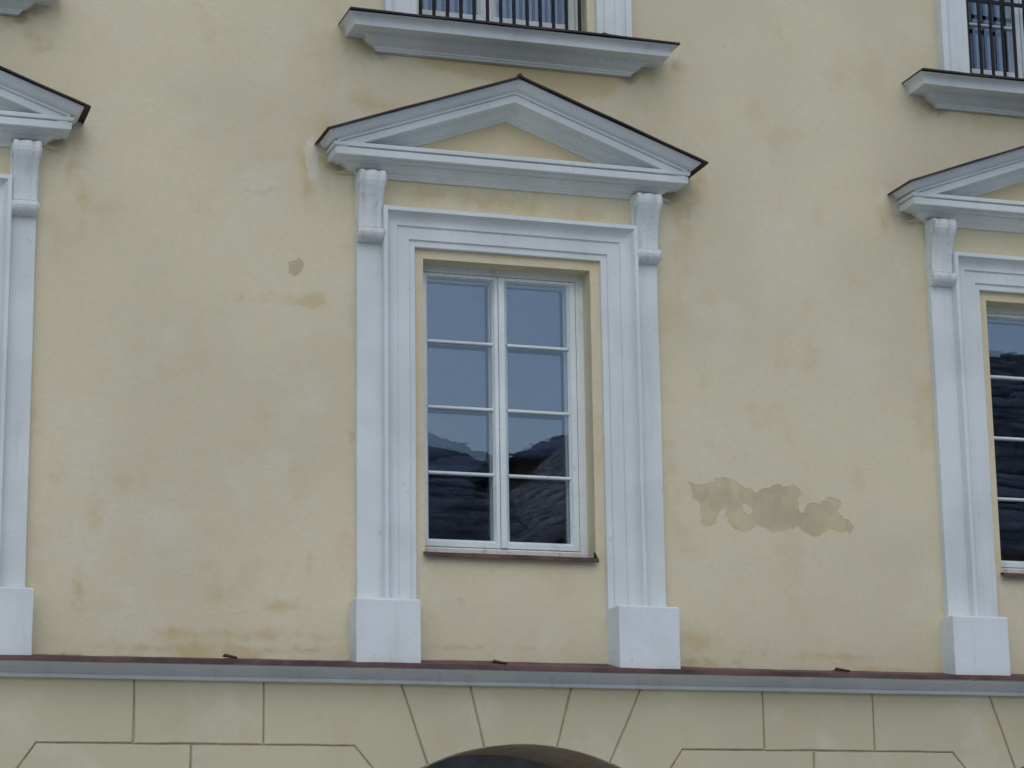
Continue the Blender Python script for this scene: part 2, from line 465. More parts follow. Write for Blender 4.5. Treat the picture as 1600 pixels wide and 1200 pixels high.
# ------------------------------------------------------------------ ground
def sheet(name, x0, x1, y0, y1, z, mat):
    o = mk(name, [(x0, y0, z), (x1, y0, z), (x1, y1, z), (x0, y1, z)], [(0, 1, 2, 3)], mat)
    o["kind"] = "structure"
    return o
sheet("ground", -900, 900, -900, 900, -0.14, "earth")
sheet("street", -80, 80, -23.5, -2.8, -0.13, "street")
v1 = box_data(-80, 80, -2.8, 0.9, -0.5, 0.0, 0.015)
pv = mk("pavement", *v1, "pave")
pv["kind"] = "structure"
v1 = box_data(-80, 80, -27, -23.5, -0.5, 0.0, 0.015)
pv = mk("pavement", *v1, "pave")
pv["kind"] = "structure"

# ------------------------------------------------------------------ the building
B = bpy.data.objects.new("building", None)
B["label"] = "cream plastered palace front with white pedimented windows and blocked ground floor"
B["category"] = "building"
link(B)

X0, X1 = -8.2, 9.2
WZ0, WZ1 = 3.2, 10.2
LW = (-0.585, 0.585, 4.0, 5.966)       # lower window opening
UW = (-0.605, 0.605, 7.56, 9.30)       # upper window opening

def stain_values(x, z):
    oc = di = pa = 0.0
    for sx, sz, rx, rz, s, k in STAINS:
        dx, dz = (x - sx) / rx, (z - sz) / rz
        q = dx * dx + dz * dz
        if q < 5:
            w = s * math.exp(-q * 0.9)
            if k == 'o': oc += w
            elif k == 'd': di += w
            else: pa += w
    # rusty wash where the wall meets the trim
    k = round(x / P)
    xl = abs(x - k * P)
    nz = 0.5 + 0.9 * fbm(x, z, 2.3, 11.0)
    if 3.28 < z < 6.5 and xl > 1.0:
        oc += max(0, nz) * 0.55 * math.exp(-max(0, xl - (1.09 if z < 3.70 else 1.05)) / 0.035)
    if 3.2 < z < 3.6:
        oc += max(0, 0.4 + 1.2 * fbm(x, z, 3.5, 4.0)) * 0.7 * math.exp(-(z - 3.30) / 0.040)
        di += max(0, fbm(x, z, 6.0, 2.0)) * 0.8 * math.exp(-(z - 3.30) / 0.02)
    if xl < 1.1 and 7.1 < z < 7.42:
        oc += max(0, 0.35 + fbm(x, z, 2.0, 6.0)) * 0.9 * math.exp(-abs(7.38 - z) / 0.06) * min(1, max(0, (1.02 - xl) / 0.15))
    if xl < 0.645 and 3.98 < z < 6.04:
        oc += 0.32  # even extra ochre on the window reveals and the strip round them
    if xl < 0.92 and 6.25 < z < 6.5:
        oc += 0.24 + 0.15 * fbm(x, z, 2.0, 9.0)  # extra ochre across the frieze, varied by noise
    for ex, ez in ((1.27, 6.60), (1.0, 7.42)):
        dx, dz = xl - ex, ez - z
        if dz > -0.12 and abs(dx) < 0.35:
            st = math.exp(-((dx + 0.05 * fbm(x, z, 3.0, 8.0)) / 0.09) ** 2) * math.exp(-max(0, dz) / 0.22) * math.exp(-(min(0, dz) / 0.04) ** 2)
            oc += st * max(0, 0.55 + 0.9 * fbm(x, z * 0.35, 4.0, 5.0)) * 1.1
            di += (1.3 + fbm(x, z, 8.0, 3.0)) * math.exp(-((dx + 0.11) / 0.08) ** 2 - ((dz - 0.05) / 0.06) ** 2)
    return oc, di, pa

def add_stains(me, fn=stain_values):
    at = [me.attributes.new(nm, 'FLOAT', 'POINT') for nm in ("ochre", "dirt", "pale")]
    buf = [[], [], []]
    for v in me.vertices:
        for b_, q in zip(buf, fn(v.co.x, v.co.z)):
            b_.append(q)
    for a_, b_ in zip(at, buf):
        a_.data.foreach_set("value", b_)

def ragged(poly, depth=3, amp=0.22, seed=1):
    r = random.Random(seed)
    pts = [Vector(q) for q in poly]
    for _ in range(depth):
        out = []
        for i, a in enumerate(pts):
            b = pts[(i + 1) % len(pts)]
            d = b - a
            nrm = Vector((-d.y, d.x))
            out += [a, (a + b) / 2 + nrm * r.uniform(-amp, amp)]
        pts = out
    return pts

PATCHES = [(ragged(PATCH_A, 2, 0.2, 3), ragged(HOLE_A, 2, 0.2, 5)), (ragged(PATCH_B, 2, 0.15, 8), None)]

def in_poly(x, z, poly):
    c = False
    n = len(poly)
    for i in range(n):
        a, b = poly[i], poly[(i + 1) % n]
        if (a[1] > z) != (b[1] > z) and x < (b[0] - a[0]) * (z - a[1]) / (b[1] - a[1]) + a[0]:
            c = not c
    return c

def wall_y(x, z):
    return 0.0035 * fbm(x, z, 0.8, 3.1) + 0.0012 * fbm(x, z, 5.0, 1.7)

def build_upper_wall():
    pts, edges = [], []
    loops = []
    def loop(poly):
        s = len(pts)
        pts.extend(Vector(q[:2]) for q in poly)
        n = len(poly)
        edges.extend((s + i, s + (i + 1) % n) for i in range(n))
        loops.append([s + i for i in range(n)])
    loop([(X0, WZ0), (X1, WZ0), (X1, WZ1), (X0, WZ1)])
    holes = []
    for b in BAYS:
        for w in (LW, UW):
            q = [(w[0] + b * P, w[2]), (w[1] + b * P, w[2]), (w[1] + b * P, w[3]), (w[0] + b * P, w[3])]
            loop(q)
            holes.append(q)
    for outer, inner in PATCHES:
        loop(outer)
        if inner:
            loop(inner)
    def skip(x, z):
        for h in holes:
            if h[0][0] - .015 < x < h[1][0] + .015 and h[0][1] - .015 < z < h[2][1] + .015:
                return True
        return False
    x = X0 + 0.02
    while x < X1 - 0.01:
        step = 0.045 if -4.2 < x < 4.7 else 0.15
        z = WZ0 + 0.02
        while z < WZ1 - 0.01:
            zs = 0.045 if z < 8.5 else 0.15
            if not skip(x, z):
                pts.append(Vector((x + rnd.uniform(-.012, .012), z + rnd.uniform(-.012, .012))))
            z += zs
        x += step
    vo, _, fo, *_rest = delaunay_2d_cdt(pts, edges, [], 0, 1e-6, False)
    faces = []
    (pa, ha), (pb, _) = PATCHES
    bb = [(min(q[0] for q in pp) - .01, max(q[0] for q in pp) + .01, min(q[1] for q in pp) - .01, max(q[1] for q in pp) + .01) for pp in (pa, pb)]
    patch_faces = [[], []]
    for f in fo:
        cx = sum(vo[i][0] for i in f) / len(f)
        cz = sum(vo[i][1] for i in f) / len(f)
        if any(h[0][0] < cx < h[1][0] and h[0][1] < cz < h[2][1] for h in holes):
            continue
        hit = False
        for k, (pp, hh) in enumerate(PATCHES):
            x0, x1, z0, z1 = bb[k]
            if x0 < cx < x1 and z0 < cz < z1 and in_poly(cx, cz, pp) and not (hh and in_poly(cx, cz, hh)):
                patch_faces[k].append(f)
                hit = True
                break
        if not hit:
            faces.append(f)
    verts = [(v[0], wall_y(v[0], v[1]), v[1]) for v in vo]
    # faces must look towards -Y
    def orient(f):
        a, b_, c = (vo[i] for i in f[:3])
        cr = (b_[0] - a[0]) * (c[1] - a[1]) - (b_[1] - a[1]) * (c[0] - a[0])
        return tuple(f) if cr > 0 else tuple(reversed(f))
    faces = [orient(f) for f in faces]
    # window reveals
    for h in holes:
        o = len(verts)
        m = [(q[0], wall_y(*q), q[1]) for q in h]
        verts += m + [(q[0], 0.34, q[1]) for q in h]
        for i in range(4):
            j = (i + 1) % 4
            faces.append((o + j, o + i, o + 4 + i, o + 4 + j))
    # rims of the flaked patches
    for outer, inner in PATCHES:
        for lp in (outer, inner):
            if lp:
                o = len(verts)
                n = len(lp)
                verts += [(q[0], wall_y(q[0], q[1]), q[1]) for q in lp] + [(q[0], wall_y(q[0], q[1]) + 0.003, q[1]) for q in lp]
                for i in range(n):
                    j = (i + 1) % n
                    faces.append((o + i, o + j, o + n + j, o + n + i))
    w = mk("wall", verts, faces, "wall", B)
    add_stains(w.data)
    for k, pf in enumerate(patch_faces):
        used = sorted({i for f in pf for i in f})
        idx = {i: n for n, i in enumerate(used)}
        mk("flaked_patch", [(vo[i][0], wall_y(vo[i][0], vo[i][1]) + 0.0018, vo[i][1]) for i in used],
           [tuple(idx[i] for i in orient(f)) for f in pf], "bare", B,
           label=("long ragged patch where the paint has flaked off", "small six sided patch of flaked paint")[k])
    return w
build_upper_wall()

# rest of the body: returns, back, eaves and roof
bodyv, bodyf = join(
    ([(X0, 0, 0), (X0, 9, 0), (X0, 9, WZ1), (X0, 0, WZ1), (X1, 0, 0), (X1, 9, 0), (X1, 9, WZ1), (X1, 0, WZ1)],
     [(0, 3, 2, 1), (4, 5, 6, 7), (1, 2, 6, 5)]))
mk("side_wall", bodyv, bodyf, "wall", B)
ev = [(0.02, 10.16), (0.05, 10.16), (0.07, 10.22), (0.20, 10.30), (0.32, 10.34), (0.42, 10.36), (0.42, 10.46), (0.0, 10.46)]
pth = [[(X0 - .3, -d, z), (X1 + .3, -d, z)] for d, z in ev]
mk("eaves_cornice", *sweep(pth), "white", B)
mk("roof", [(X0 - .5, -.5, 10.46), (X1 + .5, -.5, 10.46), (X1 + .5, 4.5, 13.6), (X0 - .5, 4.5, 13.6), (X0 - .5, 9.5, 10.46), (X1 + .5, 9.5, 10.46)],
   [(0, 1, 2, 3), (3, 2, 5, 4), (0, 3, 4), (1, 5, 2), (0, 4, 5, 1)], "roof_brown", B)

# ---- ground floor: backing wall with arched openings and separate plaster blocks
XA, ZC, AR, AH = 0.058, 1.23, 1.55, 1.2
ZSP = ZC + math.sqrt(AR * AR - AH * AH)
def arc_x(z):
    return AH if z <= ZSP else math.sqrt(max(0.0, AR * AR - (z - ZC) ** 2))
def arc_z(xr):
    return ZC + math.sqrt(max(0.0, AR * AR - xr * xr))
YB, YF = -0.014, -0.030
def build_ground_wall():
    pts, edges = [], []
    def loop(poly):
        s = len(pts)
        pts.extend(Vector(q) for q in poly)
        edges.extend((s + i, s + (i + 1) % len(poly)) for i in range(len(poly)))
    loop([(X0, 0.0), (X1, 0.0), (X1, 3.24), (X0, 3.24)])
    openings = []
    for b in BAYS:
        cx = XA + b * P
        n = 24
        arc = [(cx + AH * (1 - 2 * i / n), arc_z(AH * (1 - 2 * i / n))) for i in range(n + 1)]
        poly = [(cx - AH, 0.02), (cx + AH, 0.02)] + arc
        loop(poly)
        openings.append(poly)
    vo, _, fo, *_r2 = delaunay_2d_cdt(pts, edges, [], 0, 1e-6, False)
    faces = []
    for f in fo:
        cx = sum(vo[i][0] for i in f) / len(f)
        cz = sum(vo[i][1] for i in f) / len(f)
        if any(in_poly(cx, cz, o) for o in openings):
            continue
        a, b_, c = (vo[i] for i in f[:3])
        cr = (b_[0] - a[0]) * (c[1] - a[1]) - (b_[1] - a[1]) * (c[0] - a[0])
        faces.append(tuple(f) if cr > 0 else tuple(reversed(f)))
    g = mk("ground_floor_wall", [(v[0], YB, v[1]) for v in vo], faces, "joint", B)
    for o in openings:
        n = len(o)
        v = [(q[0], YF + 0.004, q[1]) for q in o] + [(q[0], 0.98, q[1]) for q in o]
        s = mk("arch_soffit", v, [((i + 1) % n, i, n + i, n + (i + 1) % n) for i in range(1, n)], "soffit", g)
    return g
GW = build_ground_wall()

def inset(poly, d):
    n = len(poly)
    area = sum(poly[i][0] * poly[(i + 1) % n][1] - poly[(i + 1) % n][0] * poly[i][1] for i in range(n))
    sg = 1 if area > 0 else -1
    out = []
    for i in range(n):
        a, b, c = Vector(poly[i - 1]), Vector(poly[i]), Vector(poly[(i + 1) % n])
        e1, e2 = (b - a).normalized(), (c - b).normalized()
        n1, n2 = Vector((-e1.y, e1.x)) * sg, Vector((-e2.y, e2.x)) * sg
        m = n1 + n2
        k = max(0.35, (1 + n1.dot(n2)))
        out.append(b + m * (d / k))
    return out

def block(poly, seed=0):
    n0 = len(poly)
    area = sum(poly[i][0] * poly[(i + 1) % n0][1] - poly[(i + 1) % n0][0] * poly[i][1] for i in range(n0))
    if area < 0:
        poly = list(reversed(poly))
    # split long edges so that the joint lines can waver
    pp = []
    for i, a in enumerate(poly):
        b = poly[(i + 1) % len(poly)]
        a, b = Vector(a), Vector(b)
        m = max(1, int((b - a).length / 0.12))
        pp += [a.lerp(b, k / m) for k in range(m)]
    g = 0.0042
    def wv(q, k):
        return Vector((q[0] + 0.005 * noise.noise(Vector((q[0] * 4, q[1] * 4, seed * 3.3 + k))), q[1] + 0.005 * noise.noise(Vector((q[0] * 4, q[1] * 4, 9 + seed * 3.3 + k)))))
    pp = [wv(q, 0) for q in pp]
    r0, r1, r2 = inset(pp, g), inset(pp, g + 0.001), inset(pp, g + 0.006)
    n = len(pp)
    V = [(q[0], YB + 0.004, q[1]) for q in r0] + [(q[0], YF + 0.006, q[1]) for q in r1] + [(q[0], YF, q[1]) for q in r2]
    F = []
    for s in (0, n):
        for i in range(n):
            j = (i + 1) % n
            F.append((s + i, s + j, s + n + j, s + n + i))
    # front face with inner points so that stains have something to sit on
    vo, _, fo, *_r3 = delaunay_2d_cdt([Vector(q) for q in r2] + inner_points(r2), [(i, (i + 1) % n) for i in range(n)], [], 0, 1e-6, False)
    base = len(V)
    V += [(v[0], YF, v[1]) for v in vo]
    for f in fo:
        if not in_poly(sum(vo[i][0] for i in f) / len(f), sum(vo[i][1] for i in f) / len(f), r2):
            continue
        a, b_, c = (vo[i] for i in f[:3])
        cr = (b_[0] - a[0]) * (c[1] - a[1]) - (b_[1] - a[1]) * (c[0] - a[0])
        f = tuple(f) if cr > 0 else tuple(reversed(f))
        F.append(tuple(base + i for i in f))
    return V, F

def inner_points(poly, step=0.1):
    xs = [q[0] for q in poly]
    zs = [q[1] for q in poly]
    out = []
    x = min(xs) + step * .6
    while x < max(xs):
        z = min(zs) + step * .6
        while z < max(zs):
            if in_poly(x, z, poly) and min((Vector(q) - Vector((x, z))).length for q in poly) > 0.03:
                out.append(Vector((x, z)))
            z += step
        x += step
    return out

ZT, Z2 = 3.165, 2.765
def on_arc(xtop, ztop, xin, zin):
    """where the joint line through two points meets the arch."""
    a, b = Vector((xtop - XA, ztop)), Vector((xin - XA, zin))
    t = 0.0
    while t < 3:
        q = a.lerp(b, t)
        if q.x * q.x + (q.y - ZC) ** 2 <= AR * AR:
            return (q.x + XA, q.y)
        t += 0.002
    return (b.x + XA, b.y)
def arc_pts(xa_, xb_, n=6):
    return [(xa_ + (xb_ - xa_) * i / n, arc_z(xa_ + (xb_ - xa_) * i / n - XA)) for i in range(1, n)]
JL1, JL2 = ((-.753, 3.154), (-.588, 2.674)), ((-.297, 3.154), (-.206, 2.757))
JR2, JR1 = ((.388, 3.154), (.281, 2.762)), ((.866, 3.154), (.639, 2.663))
JL0, JR0 = ((-1.056, Z2), (-.942, 2.631)), ((1.15, Z2), (1.055, 2.631))
aL1, aL2, aR2, aR1, aL0, aR0 = (on_arc(*j[0], *j[1]) for j in (JL1, JL2, JR2, JR1, JL0, JR0))
def top(j):
    (x0, z0), (x1, z1) = j
    return (x0 + (x0 - x1) / (z0 - z1) * (ZT - z0), ZT)
Z3 = 2.375
ax3 = arc_x(Z3)
def rect(x0, x1, z0, z1):
    return [(x0, z0), (x1, z0), (x1, z1), (x0, z1)]
polys = [
    [top(JL2), aL2] + arc_pts(aL2[0], aR2[0]) + [aR2, top(JR2)],
    [top(JL1), aL1] + arc_pts(aL1[0], aL2[0]) + [aL2, top(JL2)],
    [top(JR2), aR2] + arc_pts(aR2[0], aR1[0]) + [aR1, top(JR1)],
    [(-1.637, ZT), (-1.637, Z2), (-1.056, Z2), aL0] + arc_pts(aL0[0], aL1[0]) + [aL1, top(JL1)],
    [top(JR1), aR1] + arc_pts(aR1[0], aR0[0]) + [aR0, (1.15, Z2), (1.731, Z2), (1.731, ZT)],
    rect(1.731, P - 1.637, Z2, ZT),
    [(-2.087, Z2), (-2.087, Z3), (XA - ax3, Z3)] + arc_pts(XA - ax3, aL0[0], 4) + [aL0, (-1.056, Z2)],
    [(1.15, Z2), aR0] + arc_pts(aR0[0], XA + ax3, 4) + [(XA + ax3, Z3), (2.087, Z3), (2.087, Z2)],
]
zc, odd = Z3, True
while zc > 0.5:
    z0 = zc - 0.39
    if z0 < 0.5: z0 = 0.42
    js = [XA + AH, 1.83, 2.43, P + XA - AH] if odd else [XA + AH, 2.087, P + XA - AH]
    for xa_, xb_ in zip(js, js[1:]):
        lo_l = [(XA + arc_x(z), z) for z in (zc, (zc * 2 + ZSP) / 3, ZSP, z0)] if xa_ == js[0] and zc > ZSP else [(xa_, zc), (xa_, z0)]
        lo_r = [(P + XA - arc_x(z), z) for z in (z0, ZSP, (zc * 2 + ZSP) / 3, zc)] if xb_ == js[-1] and zc > ZSP else [(xb_, z0), (xb_, zc)]
        polys.append(lo_l + lo_r)
    zc, odd = z0, not odd
for k, poly in enumerate(polys):
    V, F = block(poly, k)
    for b in (-2, -1, 0, 1):
        if b == -2 and max(q[0] for q in poly) + b * P < -8.2 + 1.9:
            continue
        xs = [q[0] + b * P for q in poly]
        if min(xs) < X0 or max(xs) > X1:
            continue
        if b == -2 and min(xs) < -7.0:
            continue
        o = mk("block", V, F, "block", GW, loc=(b * P, 0.0015 * math.sin(k * 2.7 + b), 0))
        add_stains(o.data, lambda x, z, dx=b * P: stain_values(x + dx, z))
pl = box_data(X0, XA - P - AH, -0.07, 0.0, 0, 0.40, 0.01)
for a_, b_ in ((X0, XA - P - AH), (XA - P + AH, XA - AH), (XA + AH, XA + P - AH), (XA + P + AH, X1)):
    mk("plinth", *box_data(a_, b_, -0.07, -0.005, 0, 0.41, 0.01), "bare", GW)

# arched doors in the ground floor openings
def arch_ring(r_out, r_in, hw_out, hw_in, y0, y1, z_bottom):
    n = 20
    def outline(hw, r):
        cz = ZC
        pts = [(-hw, z_bottom)]
        for i in range(n + 1):
            x = -hw + 2 * hw * i / n
            pts.append((x, cz + math.sqrt(max(0, r * r - x * x))))
        pts.append((hw, z_bottom))
        return pts
    a, b = outline(hw_out, r_out), outline(hw_in, r_in)
    return sweep([[(x + XA, y0 + .1, z) for x, z in a], [(x + XA, y0, z) for x, z in a], [(x + XA, y0, z) for x, z in b], [(x + XA, y1, z) for x, z in b]])
def door_tree():
    d = mk("door", *arch_ring(AR, AR - 0.10, AH, AH - 0.09, 0.80, 0.90, 0.0), "door", B)
    mk("transom", *box_data(XA - 1.115, XA + 1.115, 0.81, 0.90, 2.10, 2.2, 0.008), "door", d)
    for s in (-1, 1):
        x0, x1 = (XA - 1.11, XA - 0.004) if s < 0 else (XA + 0.004, XA + 1.11)
        leaf = mk("door_leaf", *join(box_data(x0, x1, 0.84, 0.89, 0.02, 2.1, 0.006),
                                     *[box_data(x0 + .14, x1 - .14, 0.825, 0.842, z, z + .78, 0.01) for z in (.2, 1.14)]), "door", d)
    n = 14
    for s in (-1, 1):
        pts = [(XA + s * 0.02, 2.2)] + [(XA + s * (0.02 + 1.09 * i / n), ZC + math.sqrt(1.45 ** 2 - min(1.44, (0.02 + 1.09 * i / n)) ** 2)) for i in range(n + 1)]
        pts = [q for q in pts if q[1] > 2.2] + [(XA + s * 1.05, 2.2), (XA + s * 0.02, 2.2)]
        V = [(x, .86, z) for x, z in pts] + [(x, .866, z) for x, z in pts]
        m = len(pts)
        F = [tuple(range(m)), tuple(range(2 * m - 1, m - 1, -1))] + [(i, (i + 1) % m, m + (i + 1) % m, m + i) for i in range(m)]
        recalc(mk("fanlight_pane", V, F, "glass", d))
    mk("mullion", *box_data(XA - .022, XA + .022, .83, .9, 2.2, 2.69, .005), "door", d)
    hook = mk("hook", *box_data(-.415, -.375, .70, .80, 2.585, 2.66, .006), "iron", d)
    return d
door0 = door_tree()
for b in (-1, 1):
    copy_tree(door0, B, b * P)
mk("passage", [(X0 + .1, .98, .01), (X1 - .1, .98, .01), (X1 - .1, 4, .01), (X0 + .1, 4, .01), (X0 + .1, .98, 3.0), (X1 - .1, .98, 3.0), (X1 - .1, 4, 3.0), (X0 + .1, 4, 3.0)],
   [(0, 1, 2, 3), (7, 6, 5, 4), (3, 2, 6, 7), (0, 3, 7, 4), (1, 5, 6, 2)], "room", B)

# ---- string course between the storeys
def cove(d0, z0, d1, z1, n=5, hollow=True):
    """quarter curve from (d0,z0) out to (d1,z1)."""
    out = []
    for i in range(n + 1):
        t = i / n * math.pi / 2
        if hollow:
            out.append((d0 + (d1 - d0) * (1 - math.cos(t)), z0 + (z1 - z0) * math.sin(t)))
        else:
            out.append((d0 + (d1 - d0) * math.sin(t), z0 + (z1 - z0) * (1 - math.cos(t))))
    return out
sc = [(-0.005, 3.152), (0.072, 3.153), (0.075, 3.156), (0.076, 3.174), (0.073, 3.177), (0.064, 3.179)] + cove(0.066, 3.182, 0.150, 3.226, 5) + [(0.165, 3.228), (0.178, 3.236), (0.18, 3.25), (0.0, 3.27)]
def line_path(prof, xa_, xb_, step=0.12):
    return subdiv_all([[(xa_, -d, z), (xb_, -d, z)] for d, z in prof], step)
SC = mk("string_course", *sweep(line_path(sc, X0, X1, 0.06)), "string", B, wob=0.0025, wscale=1.6)
def flash_wall_z(x):
    t = max(0.0, 1 - abs(x - 0.1) / 1.3)
    return 3.300 + 0.020 * min(1, t * 1.7) + (0.008 if x > 0.9 else 0)
seams = [X0, -6.3, -4.1, -1.87, -0.13, 2.27, 4.6, 6.9, X1]
for i, (a, b) in enumerate(zip(seams, seams[1:])):
    dz = 0.002 if i % 2 else 0.0
    xa_, xb_ = a - (0.012 if dz else 0.0), b + (0.012 if dz else 0)
    prof = [(-0.02, 1.0), (0.215, 0.0), (0.224, -0.003), (0.227, -0.028), (0.221, -0.030), (0.219, -0.012), (0.20, -0.006)]
    n = int((xb_ - xa_) / 0.09)
    paths = []
    for d, q in prof:
        row = []
        for k in range(n + 1):
            x = xa_ + (xb_ - xa_) * k / n
            sag = 0.004 * noise.noise(Vector((x * 1.3, i, 2))) + 0.003 * noise.noise(Vector((x * 5, 4, d * 3)))
            z = flash_wall_z(x) if q == 1.0 else 3.266 + q
            row.append((x, -d - 0.003 * noise.noise(Vector((x * 2.2, 8, 1))), z + sag + dz))
        paths.append(row)
    mk("flashing", *sweep(paths), "red", SC)
for x in (-1.87, -0.13, 2.27):         # lapped ends of the sheets, bent up
    V = [(x - .045, -.11, 3.302), (x + .02, -.2, 3.282), (x + .03, -.195, 3.287), (x - .03, -.10, 3.316),
         (x - .045, -.10, 3.296), (x + .02, -.19, 3.274), (x + .03, -.185, 3.279), (x - .03, -.09, 3.310)]
    mk("flashing_lap", V, [(0, 1, 2, 3), (7, 6, 5, 4), (0, 4, 5, 1), (1, 5, 6, 2), (2, 6, 7, 3), (3, 7, 4, 0)], "rust", SC)

# ---- window surround of the main storey
ZPB, ZPT, ZCB = 3.262, 3.674, 6.035
def wobbly_box(x0, x1, y0, y1, z0, z1, bev, step=0.1):
    import bmesh
    bm = bmesh.new()
    v, f = box_data(x0, x1, y0, y1, z0, z1, bev)
    me = bpy.data.meshes.new("tmp")
    me.from_pydata(v, [], f)
    bm.from_mesh(me)
    bpy.data.meshes.remove(me)
    for _ in range(6):
        es = [e for e in bm.edges if e.calc_length() > step * 1.6]
        if not es: break
        bmesh.ops.subdivide_edges(bm, edges=es, cuts=1, use_grid_fill=True)
    bmesh.ops.triangulate(bm, faces=[q for q in bm.faces if len(q.verts) > 4])
    bm.verts.ensure_lookup_table()
    bm.verts.index_update()
    out = [q.co.copy() for q in bm.verts], [tuple(q.index for q in ff.verts) for ff in bm.faces]
    bm.free()
    return out

HIN, ZIN = 0.6515, 6.0325
arch_prof = [(0.0, 0.01), (0.0, -0.034), (0.002, -0.036), (0.040, -0.037), (0.043, -0.050), (0.045, -0.052), (0.126, -0.053), (0.129, -0.066),
             (0.131, -0.068), (0.152, -0.069)] + [(0.154 + o, -0.070 - y) for o, y in ((0.0, 0.0), (0.010, 0.002), (0.022, 0.008), (0.034, 0.018), (0.044, 0.032), (0.050, 0.048))] + \
            [(0.207, -0.120), (0.209, -0.134), (0.211, -0.136), (0.234, -0.136), (0.2365, -0.133), (0.2365, 0.01)]
def architrave():
    paths = [[(-(HIN + o), y, ZPT - 0.02), (-(HIN + o), y, ZIN + o), (HIN + o, y, ZIN + o), (HIN + o, y, ZPT - 0.02)] for o, y in arch_prof]
    V, F = sweep(subdiv_all(paths, 0.05))
    return mk("window_surround", V, F, "white", B, wob=0.0022, wscale=1.7)

def console_data(x0, x1):
    # side profile: z from top to bottom, projection d (volute, hollow, leaf) then the lower roll
    prof = [(6.500, 0.10), (6.496, 0.165), (6.480, 0.183), (6.455, 0.190), (6.425, 0.186), (6.395, 0.172), (6.36, 0.152), (6.32, 0.133), (6.28, 0.119),
            (6.24, 0.110), (6.20, 0.105), (6.16, 0.104), (6.125, 0.107), (6.118, 0.103), (6.116, 0.075),
            (6.114, 0.120), (6.108, 0.140), (6.095, 0.152), (6.078, 0.156), (6.060, 0.150), (6.045, 0.138), (6.034, 0.120), (6.028, 0.095), (6.026, 0.05)]
    ns = 16
    V, F = [], []
    n = len(prof)
    for i, (z, d) in enumerate(prof):
        for k in range(ns + 1):
            t = k / ns
            wide = 0.006 * math.exp(-((z - 6.46) / 0.07) ** 2) + (0.003 if z < 6.116 else 0)
            # three rounded ridges with two hollows between
            rib = abs(math.cos(t * math.pi * 2)) ** 0.7
            edge = min(t, 1 - t)
            rnd_e = -0.010 * max(0, 1 - edge / 0.06)
            rd = 0.005 + 0.016 * max(0, (z - 6.38) / 0.1)
            y = -(d - rd * (1 - rib) * (1 if d > 0.1 else 0) + rnd_e)
            V.append((x0 - wide + (x1 - x0 + 2 * wide) * t, y, z))
    for i in range(n - 1):
        for k in range(ns):
            a = i * (ns + 1) + k
            F.append((a, a + ns + 1, a + ns + 2, a + 1))
    # cheeks
    for side in (0, ns):
        o = len(V)
        for i, (z, d) in enumerate(prof):
            q = V[i * (ns + 1) + side]
            V.append((q[0], q[1], q[2]))
        for i, (z, d) in enumerate(prof):
            q = V[i * (ns + 1) + side]
            V.append((q[0], -0.01, q[2]))
        for i in range(n - 1):
            f = (o + i, o + i + 1, o + n + i + 1, o + n + i)
            F.append(f if side else tuple(reversed(f)))
    # raised volute eyes on the cheeks
    for sx, cx in ((-1, x0), (1, x1)):
        for cz, cd, r in ((6.435, 0.135, 0.042), (6.076, 0.112, 0.030)):
            o = len(V)
            m = 14
            for rr, dd in ((r, 0.0), (r * .9, 0.009), (r * .55, 0.009), (r * .45, 0.004), (0.001, 0.010)):
                for k in range(m):
                    a = k / m * 2 * math.pi
                    V.append((cx + sx * (dd + 0.001), -(cd + rr * math.cos(a)), cz + rr * math.sin(a)))
            for q in range(4):
                for k in range(m):
                    F.append((o + q * m + k, o + q * m + (k + 1) % m, o + (q + 1) * m + (k + 1) % m, o + (q + 1) * m + k))
    return V, F

def surround_tree():
    s = architrave()
    for sg in (-1, 1):
        a, b = sorted((sg * 0.880, sg * 1.050))
        mk("pilaster", *wobbly_box(a, b, -0.060, 0.01, ZPT - 0.02, 6.49, 0.003, 0.14), "white", s, wob=0.0022, wscale=1.9)
        a, b = sorted((sg * 0.668, sg * 1.088))
        pv_, pf_ = wobbly_box(a, b, -0.190, 0.01, ZPB, ZPT, 0.007, 0.06)
        for q in pv_:
            if abs(q.x) < 0.70:
                q.x -= sg * 0.020 * (1 + q.y / 0.19)
            if q.z > ZPT - 0.003 and q.y < -0.12:
                q.y += 0.014
                q.z += 0.006
        mk("pedestal", pv_, pf_, "white", s, wob=0.004, wscale=3.3)
        a, b = sorted((sg * 0.889, sg * 1.050))
        c = mk("console", *console_data(a, b), "white_worn", s, wob=0.0018, wscale=8, smooth=False)
        recalc(c)
    return s
sur0 = surround_tree()

